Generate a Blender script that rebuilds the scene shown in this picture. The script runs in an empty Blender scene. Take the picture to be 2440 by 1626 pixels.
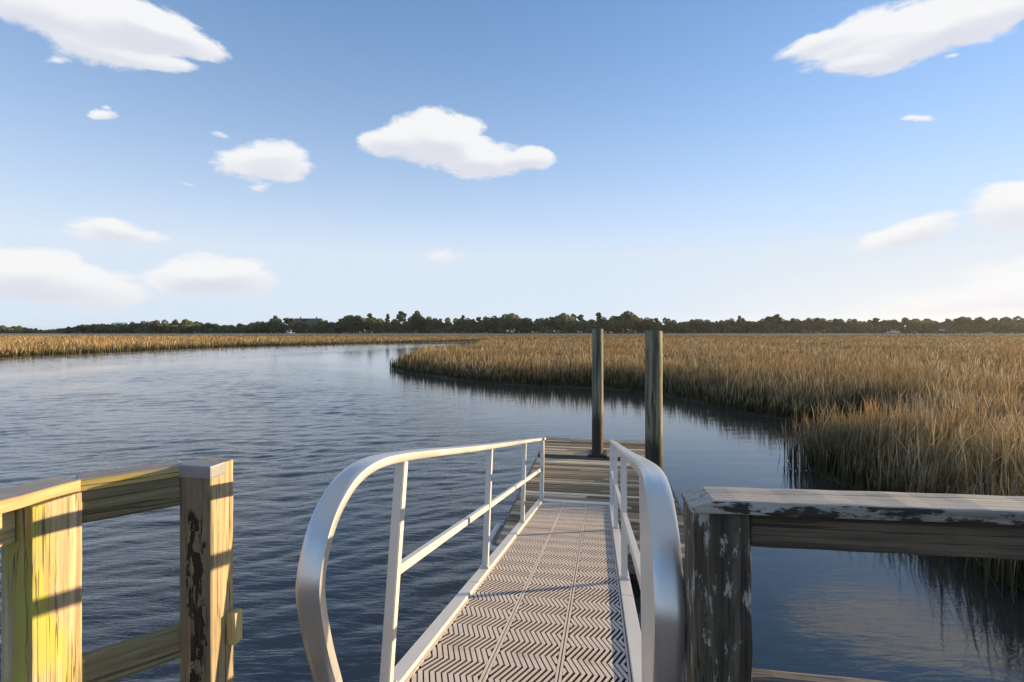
import bpy, bmesh, math, random
import numpy as np
from mathutils import Vector, Matrix
from mathutils.geometry import tessellate_polygon

R = math.radians
scene = bpy.context.scene
COL = scene.collection
random.seed(7)
rng = np.random.default_rng(11)

# ------------------------------------------------------------------ camera
CAMZ = 3.3                       # eye above the water
FPX, HX, HY = 1200.0, 1220.0, 790.0   # focal length / horizon, in photo pixels
cam = bpy.data.objects.new('camera', bpy.data.cameras.new('camera'))
COL.objects.link(cam)
cam.location = (0, 0, CAMZ)
cam.rotation_euler = (R(90), 0, 0)
cam.data.sensor_width = 36
cam.data.lens = 36 * FPX / 2440
cam.data.shift_y = (HY - 813) / 2440
cam.data.clip_start = 0.05
cam.data.clip_end = 20000
scene.camera = cam

# ------------------------------------------------------------------ sun and exposure
SUN_AZ, SUN_EL = 66.0, 5.3
sd = Vector((math.sin(R(SUN_AZ)) * math.cos(R(SUN_EL)), math.cos(R(SUN_AZ)) * math.cos(R(SUN_EL)), math.sin(R(SUN_EL))))
sl = bpy.data.lights.new('sun', 'SUN')
sl.energy = 3.7
sl.angle = R(0.5)
sl.color = (1.0, 0.73, 0.42)
so = bpy.data.objects.new('sun', sl)
COL.objects.link(so)
so.rotation_euler = sd.to_track_quat('Z', 'Y').to_euler()
scene.view_settings.view_transform = 'Standard'
scene.view_settings.look = 'None'
scene.view_settings.exposure = 1.6
scene.view_settings.gamma = 1
scene.cycles.use_denoising = True
scene.cycles.max_bounces = 8
scene.cycles.transparent_max_bounces = 8
scene.cycles.sample_clamp_indirect = 6


# ------------------------------------------------------------------ node helpers
class NT:
    """small wrapper for building node trees"""
    def __init__(self, tree):
        self.t = tree

    def n(self, kind, **kw):
        nd = self.t.nodes.new(kind)
        for k, v in kw.items():
            setattr(nd, k, v)
        return nd

    def put(self, sock, v):
        if hasattr(v, 'is_output') or isinstance(v, bpy.types.NodeSocket):
            self.t.links.new(v, sock)
        else:
            sock.default_value = v

    def math(self, op, a, b=0.0, c=None, clamp=False):
        m = self.n('ShaderNodeMath', operation=op, use_clamp=clamp)
        self.put(m.inputs[0], a)
        self.put(m.inputs[1], b)
        if c is not None:
            self.put(m.inputs[2], c)
        return m.outputs[0]

    def mapping(self, vec, scale=(1, 1, 1), loc=(0, 0, 0), rot=(0, 0, 0), kind='POINT'):
        m = self.n('ShaderNodeMapping', vector_type=kind)
        self.put(m.inputs['Vector'], vec)
        m.inputs['Location'].default_value = loc
        m.inputs['Rotation'].default_value = rot
        m.inputs['Scale'].default_value = scale
        return m.outputs[0]

    def noise(self, vec, scale=1.0, detail=3.0, rough=0.5, dist=0.0, dims='3D', color=False):
        m = self.n('ShaderNodeTexNoise', noise_dimensions=dims)
        self.put(m.inputs['Vector'], vec)
        m.inputs['Scale'].default_value = scale
        m.inputs['Detail'].default_value = detail
        m.inputs['Roughness'].default_value = rough
        m.inputs['Distortion'].default_value = dist
        return m.outputs['Color' if color else 'Fac']

    def ramp(self, fac, stops, interp='LINEAR'):
        m = self.n('ShaderNodeValToRGB')
        m.color_ramp.interpolation = interp
        self.put(m.inputs[0], fac)
        e = m.color_ramp.elements
        while len(e) < len(stops):
            e.new(0.5)
        for el, (p, c) in zip(e, stops):
            el.position = p
            el.color = (c, c, c, 1) if isinstance(c, (int, float)) else (*c, 1)
        return m.outputs[0]

    def mix(self, fac, a, b, mode='MIX'):
        m = self.n('ShaderNodeMix', data_type='RGBA', blend_type=mode)
        self.put(m.inputs[0], fac)
        for s, v in ((m.inputs[6], a), (m.inputs[7], b)):
            self.put(s, (*v, 1) if isinstance(v, tuple) and len(v) == 3 else v)
        return m.outputs[2]

    def smooth(self, v, lo, hi):
        m = self.n('ShaderNodeMapRange', interpolation_type='SMOOTHSTEP')
        self.put(m.inputs[0], v)
        self.put(m.inputs[1], lo)
        self.put(m.inputs[2], hi)
        return m.outputs[0]

    def bump(self, h, strength=0.3, dist=0.01, normal=None):
        m = self.n('ShaderNodeBump')
        m.inputs['Strength'].default_value = strength
        m.inputs['Distance'].default_value = dist
        self.put(m.inputs['Height'], h)
        if normal is not None:
            self.put(m.inputs['Normal'], normal)
        return m.outputs[0]


# ------------------------------------------------------------------ sky: Nishita + pale low air + clouds laid out in azimuth / elevation
def sky_dir(px, py):
    dx = px - HX
    return math.atan2(dx, FPX), math.atan2(HY - py, math.hypot(FPX, dx))


CLOUDS = [  # centre, half width, half height, tilt (deg), weight
    # long cloud, upper left
    (200, 45, 270, 76, -12, 1.1), (60, 10, 150, 60, -5, .75), (300, 75, 170, 50, -16, 1), (430, 95, 140, 36, -20, .95), (350, 45, 150, 60, -20, .95), (360, 150, 125, 22, -6, .95), (230, 120, 150, 40, -14, .8),
    (145, 142, 55, 13, -4, .38), (243, 277, 56, 13, 1, .62), (255, 262, 24, 7, 0, .4), (15, 312, 24, 20, 0, .22),
    # cloud left of centre
    (590, 388, 105, 42, 3, .8), (655, 378, 105, 45, -8, .9), (640, 420, 100, 26, 0, .5), (620, 452, 46, 14, 2, .42), (525, 318, 38, 13, 0, .33), (435, 438, 60, 7, -4, .28),
    # big cloud in the middle
    (925, 342, 78, 36, 0, 1), (1015, 330, 120, 60, 0, 1.1), (1070, 318, 100, 55, -12, 1.1), (1110, 372, 150, 52, -6, 1.1), (1190, 388, 120, 30, 0, .9), (1268, 380, 62, 30, -6, 1.05),
    (1060, 610, 70, 26, 0, .5), (1072, 598, 26, 14, 0, .22),
    # low left bank
    (250, 545, 105, 36, 4, .8), (318, 560, 100, 24, -6, .65), (30, 650, 230, 74, -4, 1), (190, 690, 240, 58, -3, .85), (435, 662, 115, 46, 0, .85), (490, 650, 105, 54, 0, .95), (570, 660, 100, 56, 0, .95), (340, 620, 60, 10, 0, .25),
    # long cloud, upper right
    (2150, 82, 300, 80, 13, 1.15), (1950, 105, 130, 28, 17, .85), (2130, 140, 130, 36, 15, .95), (2040, 160, 100, 16, 6, .85), (2280, 66, 190, 44, 13, .95), (2350, 10, 190, 40, 4, .85),
    (2278, 136, 56, 10, 13, .4), (2190, 279, 54, 11, 0, .62), (1850, 145, 24, 14, 30, .2),
    # right edge
    (2430, 490, 170, 66, 6, .95), (2195, 545, 110, 34, 11, .85), (2105, 575, 120, 30, 14, .7), (2440, 690, 260, 80, 0, .75), (2230, 725, 240, 55, 0, .45),
]

world = bpy.data.worlds.new('World')
scene.world = world
world.use_nodes = True
W = NT(world.node_tree)
sky = W.n('ShaderNodeTexSky', sky_type='NISHITA', sun_disc=False)
sky.sun_elevation = R(SUN_EL)
sky.sun_rotation = R(SUN_AZ)
sky.air_density, sky.dust_density, sky.ozone_density = 0.6, 0.0, 4.0
gm = W.n('ShaderNodeGamma')
W.put(gm.inputs[0], sky.outputs[0])
gm.inputs[1].default_value = 0.7
tc = W.n('ShaderNodeTexCoord')
sep = W.n('ShaderNodeSeparateXYZ')
W.put(sep.inputs[0], tc.outputs['Generated'])
az = W.math('ARCTAN2', sep.outputs[0], sep.outputs[1])
el = W.math('ARCSINE', sep.outputs[2])
comb = W.n('ShaderNodeCombineXYZ')
W.put(comb.inputs[0], az)
W.put(comb.inputs[1], el)
skyv = comb.outputs[0]
wob = W.noise(W.mapping(skyv, (9, 20, 1)), 1.0, 7, 0.58, color=True)
vm = W.n('ShaderNodeVectorMath', operation='SUBTRACT')
W.put(vm.inputs[0], wob)
vm.inputs[1].default_value = (.5, .5, .5)
vs = W.n('ShaderNodeVectorMath', operation='MULTIPLY_ADD')
W.put(vs.inputs[0], vm.outputs[0])
vs.inputs[1].default_value = (.06, .034, 0)
W.put(vs.inputs[2], skyv)
wv = vs.outputs[0]
dens = None
shade = None
for (x, y, a, b, t, wgt) in CLOUDS:
    a0, e0 = sky_dir(x, y)
    t -= math.degrees(math.atan(math.tan(e0) * math.sin(a0)))
    r2 = FPX * FPX + (x - HX) ** 2
    sa = a * FPX / r2 * 1.18
    sb = b / math.sqrt(r2) / (1 + ((HY - y) ** 2) / r2) * 1.25
    mp = W.mapping(wv, (sa, sb, 1), (a0, e0, 0), (0, 0, R(t)), 'TEXTURE')
    g = W.n('ShaderNodeTexGradient', gradient_type='SPHERICAL')
    W.put(g.inputs[0], mp)
    d = W.math('MULTIPLY', g.outputs['Fac'], wgt)
    sy = W.n('ShaderNodeSeparateXYZ')
    W.put(sy.inputs[0], mp)
    ds = W.math('MULTIPLY', d, sy.outputs[1])
    shade = ds if shade is None else W.math('ADD', shade, ds)
    d3 = W.math('POWER', d, 3.0)
    dens = d3 if dens is None else W.math('ADD', dens, d3)
dens = W.math('POWER', dens, 1 / 3)
fine = W.noise(W.mapping(skyv, (15, 34, 1)), 1.0, 8, 0.62, .6)
dens2 = W.math('ADD', dens, W.math('MULTIPLY', W.math('MULTIPLY', W.math('SUBTRACT', fine, .5), .82), W.smooth(dens, .05, .22)))
cover = W.smooth(dens2, .14, .46)
core = W.smooth(W.math('ADD', shade, W.math('MULTIPLY', W.math('SUBTRACT', fine, .5), .12)), -.42, .22)
# pale low air near the horizon
elc = W.math('MAXIMUM', el, 0.0)
airfac = W.math('MINIMUM', W.math('MULTIPLY', W.math('POWER', 2.718, W.math('MULTIPLY', elc, -5.0)), 2.0), .97)
warm = W.smooth(W.math('ABSOLUTE', W.math('SUBTRACT', az, R(50))), .75, .0)
aircol = W.mix(W.math('MULTIPLY', warm, W.smooth(elc, .2, 0.0)), (1.9, 2.15, 2.45), (2.42, 2.36, 2.28))
base = W.mix(airfac, W.mix(1.0, gm.outputs[0], (1.26, 1.25, 1.25), 'MULTIPLY'), aircol)
base = W.mix(W.math('MULTIPLY', W.smooth(el, .56, .95), .6), base, (1.35, 1.45, 1.6))   # sky above the view paled, added to lighten reflections and fill shade
cloudcol = W.mix(core, (1.95, 2.0, 2.2), (2.48, 2.48, 2.5))
allsky = W.mix(W.math('MULTIPLY', cover, .97), base, cloudcol)
bg = world.node_tree.nodes['Background']
W.put(bg.inputs[0], allsky)
bg.inputs[1].default_value = 0.125


# ------------------------------------------------------------------ object helpers
def link(o, parent=None):
    COL.objects.link(o)
    if parent is not None:
        o.parent = parent
    return o


def tag(o, label=None, cat=None, group=None, kind=None):
    for k, v in (('label', label), ('category', cat), ('group', group), ('kind', kind)):
        if v:
            o[k] = v
    return o


def empty(name, loc, rot=(0, 0, 0)):
    o = bpy.data.objects.new(name, None)
    o.location = loc
    o.rotation_euler = rot
    o.empty_display_size = 0.2
    return link(o)


def mesh_obj(name, bm, mat, parent=None, loc=(0, 0, 0), rot=(0, 0, 0), smooth=False):
    me = bpy.data.meshes.new(name)
    bm.normal_update()
    bm.to_mesh(me)
    bm.free()
    if mat is not None:
        me.materials.append(mat)
    if smooth:
        me.polygons.foreach_set('use_smooth', [True] * len(me.polygons))
    o = bpy.data.objects.new(name, me)
    o.location = loc
    o.rotation_euler = rot
    return link(o, parent)


def box(bm, c, s, mat=0, rot=None):
    """axis box centred at c with full sizes s"""
    vs = []
    for dx in (-.5, .5):
        for dy in (-.5, .5):
            for dz in (-.5, .5):
                v = Vector((dx * s[0], dy * s[1], dz * s[2]))
                if rot is not None:
                    v = rot @ v
                vs.append(bm.verts.new(v + Vector(c)))
    for f in ((0, 1, 3, 2), (4, 6, 7, 5), (0, 4, 5, 1), (2, 3, 7, 6), (0, 2, 6, 4), (1, 5, 7, 3)):
        bm.faces.new([vs[i] for i in f]).material_index = mat
    return vs


def timber(lx, ly, lz, bevel=.006, jit=.0015, seed=0, wane=0.0):
    """sawn timber block with worn arrises; the long axis is cut into stations so that edges wander a little"""
    bm = bmesh.new()
    bmesh.ops.create_cube(bm, size=1)
    for v in bm.verts:
        v.co = Vector((v.co.x * lx, v.co.y * ly, v.co.z * lz))
    ax = max(range(3), key=lambda i: (lx, ly, lz)[i])
    L = (lx, ly, lz)[ax]
    n = max(2, int(L / .06))
    for k in range(1, n):
        co = [0, 0, 0]
        no = [0, 0, 0]
        co[ax] = -L / 2 + L * k / n
        no[ax] = 1
        bmesh.ops.bisect_plane(bm, geom=bm.verts[:] + bm.edges[:] + bm.faces[:], plane_co=co, plane_no=no)
    sharp = [e for e in bm.edges if len(e.link_faces) == 2 and e.calc_face_angle() > .5]
    bmesh.ops.bevel(bm, geom=sharp, offset=bevel, segments=2, profile=.6, affect='EDGES')
    rr = random.Random(seed)
    ph = [rr.uniform(0, 6.28) for _ in range(9)]
    for v in bm.verts:
        s = v.co[ax]
        for i in range(3):
            if i == ax:
                continue
            v.co[i] += jit * (math.sin(s * 3 + ph[i]) + .35 * math.sin(s * 31 + ph[i + 3])) + rr.uniform(-.3, .3) * jit
    return bm


def tube(bm, pts, wx, wz, up=None, segs=10, power=4.0, side=Vector((1, 0, 0))):
    """sweep a superellipse section (wx across 'side', wz in the bend plane) along pts"""
    rings = []
    n = len(pts)
    for i, p in enumerate(pts):
        t = (pts[min(i + 1, n - 1)] - pts[max(i - 1, 0)]).normalized()
        s = side.normalized()
        b = t.cross(s).normalized()
        ring = []
        for k in range(segs):
            a = 2 * math.pi * (k + .5) / segs
            ca, sa = math.cos(a), math.sin(a)
            r = (abs(ca) ** power + abs(sa) ** power) ** (-1 / power)
            ring.append(bm.verts.new(p + s * (wx / 2 * r * ca) + b * (wz / 2 * r * sa)))
        rings.append(ring)
    for i in range(n - 1):
        for k in range(segs):
            bm.faces.new((rings[i][k], rings[i][(k + 1) % segs], rings[i + 1][(k + 1) % segs], rings[i + 1][k]))
    bm.faces.new(rings[0][::-1])
    bm.faces.new(rings[-1])


def catmull(P, sub=8):
    out = []
    for i in range(len(P) - 1):
        p0 = P[max(i - 1, 0)]
        p1, p2 = P[i], P[i + 1]
        p3 = P[min(i + 2, len(P) - 1)]
        for k in range(sub):
            t = k / sub
            out.append(.5 * ((2 * p1) + (p2 - p0) * t + (2 * p0 - 5 * p1 + 4 * p2 - p3) * t * t + (3 * p1 - p0 - 3 * p2 + p3) * t ** 3))
    out.append(P[-1].copy())
    return out


def np_mesh(name, verts, loops, starts, totals, mat, attrs=None):
    me = bpy.data.meshes.new(name)
    me.vertices.add(len(verts))
    me.vertices.foreach_set('co', verts.astype(np.float32).ravel())
    me.loops.add(len(loops))
    me.loops.foreach_set('vertex_index', loops.astype(np.int32))
    me.polygons.add(len(starts))
    me.polygons.foreach_set('loop_start', starts.astype(np.int32))
    me.polygons.foreach_set('loop_total', totals.astype(np.int32))
    for k, arr in (attrs or {}).items():
        a = me.attributes.new(k, 'FLOAT', 'POINT')
        a.data.foreach_set('value', arr.astype(np.float32))
    me.update(calc_edges=True)
    me.materials.append(mat)
    return me


def new_mat(name):
    m = bpy.data.materials.new(name)
    m.use_nodes = True
    nt = NT(m.node_tree)
    b = m.node_tree.nodes['Principled BSDF']
    return m, nt, b


# ------------------------------------------------------------------ materials
def plain(name, col, rough=.6, metal=0.0, var=.12, scale=3.0):
    m, N, b = new_mat(name)
    t = N.n('ShaderNodeTexCoord').outputs['Object']
    f = N.noise(t, scale, 4, .6)
    N.put(b.inputs['Base Color'], N.mix(f, tuple(c * (1 - var) for c in col), tuple(min(1, c * (1 + var)) for c in col)))
    b.inputs['Roughness'].default_value = rough
    b.inputs['Metallic'].default_value = metal
    return m


def wood(name, axis, light, dark, lichen=None, lichen_lo=.5, tar=False, paint=None, paint_lo=.6, grey_top=None):
    """weathered timber with the grain along the given local axis"""
    m, N, b = new_mat(name)
    oc = N.n('ShaderNodeTexCoord').outputs['Object']
    rnd = N.n('ShaderNodeObjectInfo').outputs['Random']
    off = N.n('ShaderNodeCombineXYZ')
    for i in range(3):
        N.put(off.inputs[i], N.math('MULTIPLY', rnd, 7.3 + i * 3.1))
    va = N.n('ShaderNodeVectorMath', operation='ADD')
    N.put(va.inputs[0], oc)
    N.put(va.inputs[1], off.outputs[0])
    v = va.outputs[0]
    sc = {'X': (1.2, 26, 26), 'Y': (26, 1.2, 26), 'Z': (26, 26, 1.2)}[axis]
    sc2 = {'X': (3, 120, 120), 'Y': (120, 3, 120), 'Z': (120, 120, 3)}[axis]
    g1 = N.noise(N.mapping(v, sc), 1, 5, .6, .6)
    g2 = N.noise(N.mapping(v, sc2), 1, 3, .6)
    blot = N.noise(v, 5, 4, .6)
    c = N.mix(N.smooth(g1, .33, .68), dark, light)
    c = N.mix(N.math('MULTIPLY', N.smooth(g2, .56, .72), .55), c, tuple(x * .35 for x in dark))
    c = N.mix(N.math('MULTIPLY', N.smooth(blot, .5, .75), .45), c, tuple(x * .7 for x in dark))
    if lichen is not None:
        l = N.smooth(N.noise(N.mapping(v, {'X': (2, 6, 6), 'Y': (6, 2, 6), 'Z': (7, 7, 2.2)}[axis]), 1, 5, .65), lichen_lo, lichen_lo + .16)
        c = N.mix(N.math('MULTIPLY', l, .85), c, lichen)
    if paint is not None:
        pz = N.noise(N.mapping(v, {'X': (9, 30, 30), 'Y': (30, 9, 30), 'Z': (26, 26, 8)}[axis]), 1, 7, .7, .25)
        pf = N.smooth(pz, paint_lo, paint_lo + .07)
        c = N.mix(pf, c, paint)
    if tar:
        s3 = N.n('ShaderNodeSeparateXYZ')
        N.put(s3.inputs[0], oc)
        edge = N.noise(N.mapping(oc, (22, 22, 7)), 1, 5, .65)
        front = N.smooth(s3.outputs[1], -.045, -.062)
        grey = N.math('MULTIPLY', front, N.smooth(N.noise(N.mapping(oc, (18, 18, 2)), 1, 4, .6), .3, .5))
        c = N.mix(N.math('MULTIPLY', grey, .8), c, N.mix(g1, (.075, .066, .05), (.16, .14, .105)))  # front face greyer and darker than the other faces
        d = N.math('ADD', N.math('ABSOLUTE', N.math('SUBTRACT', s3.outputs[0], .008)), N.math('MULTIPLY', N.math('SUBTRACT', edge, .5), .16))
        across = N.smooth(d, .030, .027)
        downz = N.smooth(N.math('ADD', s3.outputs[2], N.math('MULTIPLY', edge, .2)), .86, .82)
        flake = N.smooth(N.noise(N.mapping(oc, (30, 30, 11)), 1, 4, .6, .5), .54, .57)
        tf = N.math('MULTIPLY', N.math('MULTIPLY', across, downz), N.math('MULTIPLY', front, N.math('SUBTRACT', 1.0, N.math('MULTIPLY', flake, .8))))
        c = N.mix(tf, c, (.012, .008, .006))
    if grey_top is not None:
        gn = N.n('ShaderNodeNewGeometry')
        s4 = N.n('ShaderNodeSeparateXYZ')
        N.put(s4.inputs[0], gn.outputs['Normal'])
        c = N.mix(N.math('MULTIPLY', N.smooth(s4.outputs[2], .5, .8), N.smooth(g1, .25, .5)), c, grey_top)
    N.put(b.inputs['Base Color'], c)
    b.inputs['Roughness'].default_value = .82
    ck = N.noise(N.mapping(v, {'X': (.9, 48, 48), 'Y': (48, .9, 48), 'Z': (48, 48, .9)}[axis]), 1, 2, .5, .35)
    cm = N.noise(N.mapping(v, {'X': (1.5, 9, 9), 'Y': (9, 1.5, 9), 'Z': (9, 9, 1.5)}[axis]), 1, 2, .5)
    crack = N.math('MULTIPLY', N.smooth(N.math('ABSOLUTE', N.math('SUBTRACT', ck, .5)), .022, .006), N.smooth(cm, .42, .55))
    c = N.mix(N.math('MULTIPLY', crack, .75), c, tuple(x * .2 for x in dark))
    N.put(b.inputs['Base Color'], c)
    h = N.math('ADD', N.math('MULTIPLY', g1, .6), N.math('MULTIPLY', g2, .5))
    h = N.math('SUBTRACT', h, N.math('MULTIPLY', crack, .9))
    N.put(b.inputs['Normal'], N.bump(h, .8, .005))
    return m


M_post = wood('sunny_pine_post', 'Z', (.53, .43, .26), (.29, .22, .12), lichen=(.39, .365, .055), lichen_lo=.455)
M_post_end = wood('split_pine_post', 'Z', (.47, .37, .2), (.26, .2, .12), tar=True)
M_rail = wood('sunny_pine_rail', 'X', (.54, .42, .2), (.33, .26, .12), lichen=(.4, .33, .06), lichen_lo=.52, grey_top=(.34, .3, .27))
M_rail_shaded = wood('shaded_board', 'X', (.24, .21, .12), (.13, .115, .06), lichen=(.15, .155, .06), lichen_lo=.5, paint=(.5, .5, .46), paint_lo=.64)  # darker pine rail: shade on the wing boards put into its colour
M_greyrail = wood('bleached_cap_board', 'X', (.42, .4, .36), (.22, .2, .165), paint=(.03, .026, .02), paint_lo=.475, grey_top=(.4, .365, .32))
M_darkrail = wood('stained_board', 'X', (.17, .125, .08), (.045, .034, .021), paint=(.3, .28, .25), paint_lo=.64)
M_darkpost = wood('blackened_post', 'Z', (.135, .106, .07), (.014, .011, .008), paint=(.38, .36, .31), paint_lo=.54)
M_pierdeck = wood('pier_planks', 'X', (.25, .22, .18), (.14, .12, .1))


def deck_wood():
    m, N, b = new_mat('float_planks')
    oc = N.n('ShaderNodeTexCoord').outputs['Object']
    isl = N.n('ShaderNodeNewGeometry').outputs['Random Per Island']
    g1 = N.noise(N.mapping(oc, (1.6, 55, 20)), 1, 5, .65)
    c = N.ramp(isl, [(0, (.13, .085, .042)), (.35, (.27, .19, .105)), (.7, (.43, .31, .185)), (.88, (.58, .45, .29)), (1, (.85, .72, .52))])
    c = N.mix(N.math('MULTIPLY', N.smooth(g1, .45, .7), .45), c, (.06, .05, .04))
    N.put(b.inputs['Base Color'], c)
    b.inputs['Roughness'].default_value = .85
    N.put(b.inputs['Normal'], N.bump(g1, .5, .004))
    return m


M_deck = deck_wood()


def metal(name, col, rough, metallic=.5):
    m, N, b = new_mat(name)
    oc = N.n('ShaderNodeTexCoord').outputs['Object']
    f = N.noise(N.mapping(oc, (6, 1.5, 6)), 1, 5, .6)
    s = N.noise(oc, 60, 3, .6)
    N.put(b.inputs['Base Color'], N.mix(f, tuple(x * .86 for x in col), col))
    N.put(b.inputs['Roughness'], N.math('MULTIPLY_ADD', f, .2, rough - .1))
    b.inputs['Metallic'].default_value = metallic
    N.put(b.inputs['Normal'], N.bump(s, .05, .001))
    return m


M_alu = metal('brushed_aluminium', (.66, .645, .615), .44)
M_rail_alu = metal('handrail_aluminium', (.66, .655, .645), .36, .85)
M_alu2 = metal('dull_aluminium', (.7, .67, .62), .5)


M_slot_shade = plain('slot_shade', (.07, .06, .05), .9, var=.3, scale=40)  # dark slot walls: the shade inside the slots put into the colour


def grate_mat():
    m, N, b = new_mat('grated_decking')
    oc = N.n('ShaderNodeTexCoord').outputs['Object']
    f = N.noise(oc, 9, 5, .65)
    s = N.noise(oc, 260, 2, .5)
    c = N.mix(f, (.49, .43, .385), (.68, .61, .555))
    rnd = N.n('ShaderNodeObjectInfo').outputs['Random']
    c = N.mix(N.math('MULTIPLY', rnd, .22), c, (.33, .29, .26))
    c = N.mix(N.math('MULTIPLY', N.smooth(N.noise(oc, 2.3, 6, .72), .5, .68), .6), c, (.25, .21, .18))
    spot = N.smooth(N.noise(oc, 34, 2, .5), .74, .77)
    c = N.mix(spot, c, (.07, .055, .045))
    N.put(b.inputs['Base Color'], c)
    b.inputs['Roughness'].default_value = .75
    N.put(b.inputs['Normal'], N.bump(s, .35, .0015))
    return m


M_grate = grate_mat()
M_capgrey = plain('grey_cap', (.2, .205, .22), .45, var=.3, scale=14)
M_black = plain('black_iron', (.02, .02, .022), .5)
M_tub = plain('float_tub', (.03, .03, .032), .6)
M_bumper = plain('pale_bumper', (.55, .55, .55), .5)


def piling_mat():
    m, N, b = new_mat('treated_piling')
    oc = N.n('ShaderNodeTexCoord').outputs['Object']
    g = N.noise(N.mapping(oc, (14, 14, .8)), 1, 5, .6, .4)
    s3 = N.n('ShaderNodeSeparateXYZ')
    N.put(s3.inputs[0], oc)
    c = N.mix(N.smooth(g, .35, .65), (.085, .09, .06), (.27, .24, .155))
    c = N.mix(N.math('MULTIPLY', N.smooth(N.noise(N.mapping(oc, (7, 7, 1.2)), 1, 4), .52, .66), .6), c, (.11, .135, .09))
    ck = N.noise(N.mapping(oc, (30, 30, .5)), 1, 2, .5, .3)
    crack = N.smooth(N.math('ABSOLUTE', N.math('SUBTRACT', ck, .5)), .03, .008)
    c = N.mix(N.math('MULTIPLY', crack, .8), c, (.015, .013, .01))
    wet = N.smooth(N.math('ADD', s3.outputs[2], N.math('MULTIPLY', N.noise(N.mapping(oc, (9, 9, 1)), 1, 4), .5)), 1.75, 1.4)
    c = N.mix(N.math('MULTIPLY', wet, .9), c, (.03, .022, .016))
    N.put(b.inputs['Base Color'], c)
    b.inputs['Roughness'].default_value = .8
    N.put(b.inputs['Normal'], N.bump(N.math('SUBTRACT', g, crack), .8, .012))
    return m


M_pile = piling_mat()


def water_mat():
    m, N, b = new_mat('creek_water')
    g = N.n('ShaderNodeNewGeometry').outputs['Position']
    w1 = N.noise(N.mapping(g, (3.2, 15, 1), (0, 0, 0), (0, 0, R(6))), 1, 3, .55, .6)
    at_ = N.n('ShaderNodeAttribute', attribute_name='ruffle')
    h = N.math('MULTIPLY', N.math('MULTIPLY', w1, .016), N.math('MULTIPLY_ADD', at_.outputs['Fac'], .9, .1))
    b.inputs['Base Color'].default_value = (.004, .005, .005, 1)
    b.inputs['Roughness'].default_value = .03
    b.inputs['IOR'].default_value = 1.6
    N.put(b.inputs['Normal'], N.bump(h, 1.0, 1.0))
    silt = N.n('ShaderNodeBsdfDiffuse')          # light scattered back by the silt below the surface
    silt.inputs[0].default_value = (.022, .022, .019, 1)
    upv = N.n('ShaderNodeCombineXYZ')
    upv.inputs[2].default_value = 1.0
    N.put(silt.inputs['Normal'], upv.outputs[0])
    add = N.n('ShaderNodeAddShader')
    N.put(add.inputs[0], b.outputs[0])
    N.put(add.inputs[1], silt.outputs[0])
    N.put(m.node_tree.nodes['Material Output'].inputs[0], add.outputs[0])
    return m


M_water = water_mat()


def grass_mat():
    m, N, b = new_mat('cordgrass')
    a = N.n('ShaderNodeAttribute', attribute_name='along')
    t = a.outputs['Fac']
    isl = N.n('ShaderNodeNewGeometry').outputs['Random Per Island']
    p = N.n('ShaderNodeNewGeometry').outputs['Position']
    patch = N.noise(N.mapping(p, (.12, .05, 0)), 1, 3, .6)
    olive = N.noise(N.mapping(p, (.05, .13, 0), (7, 3, 0)), 1, 4, .6)
    tip = N.ramp(isl, [(0, (.28, .185, .085)), (.5, (.52, .36, .175)), (.85, (.72, .55, .31)), (1, (.95, .84, .62))])
    tip = N.mix(N.smooth(patch, .48, .62), tip, (.6, .36, .15))
    tip = N.mix(N.math('MULTIPLY', N.smooth(olive, .45, .6), .8), tip, (.2, .165, .08))
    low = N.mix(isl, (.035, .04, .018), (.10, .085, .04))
    c = N.mix(N.smooth(t, .38, 1.0), low, tip)  # stems darker and more olive towards the base
    N.put(b.inputs['Base Color'], c)
    b.inputs['Roughness'].default_value = .8
    b.inputs['Specular IOR Level'].default_value = .15
    tr = N.n('ShaderNodeBsdfTranslucent')
    N.put(tr.inputs[0], c)
    mx = N.n('ShaderNodeMixShader')
    mx.inputs[0].default_value = .18
    N.put(mx.inputs[1], b.outputs[0])
    N.put(mx.inputs[2], tr.outputs[0])
    N.put(m.node_tree.nodes['Material Output'].inputs[0], mx.outputs[0])
    return m


M_grass = grass_mat()
M_mud = plain('marsh_mud', (.055, .043, .028), .7, var=.3, scale=1.5)
M_shore = plain('far_sand', (.5, .38, .23), .9, var=.2, scale=.05)


def leaf_mat(name, a, c):
    m, N, b = new_mat(name)
    isl = N.n('ShaderNodeNewGeometry').outputs['Random Per Island']
    rnd = N.n('ShaderNodeObjectInfo').outputs['Random']
    col = N.mix(isl, a, c)
    col = N.mix(N.math('MULTIPLY', N.smooth(rnd, .35, 1.0), .75), col, (.13, .105, .055))
    col = N.mix(N.math('MULTIPLY', N.smooth(rnd, .3, .0), .6), col, (.03, .04, .02))
    N.put(b.inputs['Base Color'], col)
    b.inputs['Roughness'].default_value = .7
    tr = N.n('ShaderNodeBsdfTranslucent')
    N.put(tr.inputs[0], col)
    mx = N.n('ShaderNodeMixShader')
    mx.inputs[0].default_value = .35
    N.put(mx.inputs[1], b.outputs[0])
    N.put(mx.inputs[2], tr.outputs[0])
    N.put(m.node_tree.nodes['Material Output'].inputs[0], mx.outputs[0])
    return m


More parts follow.
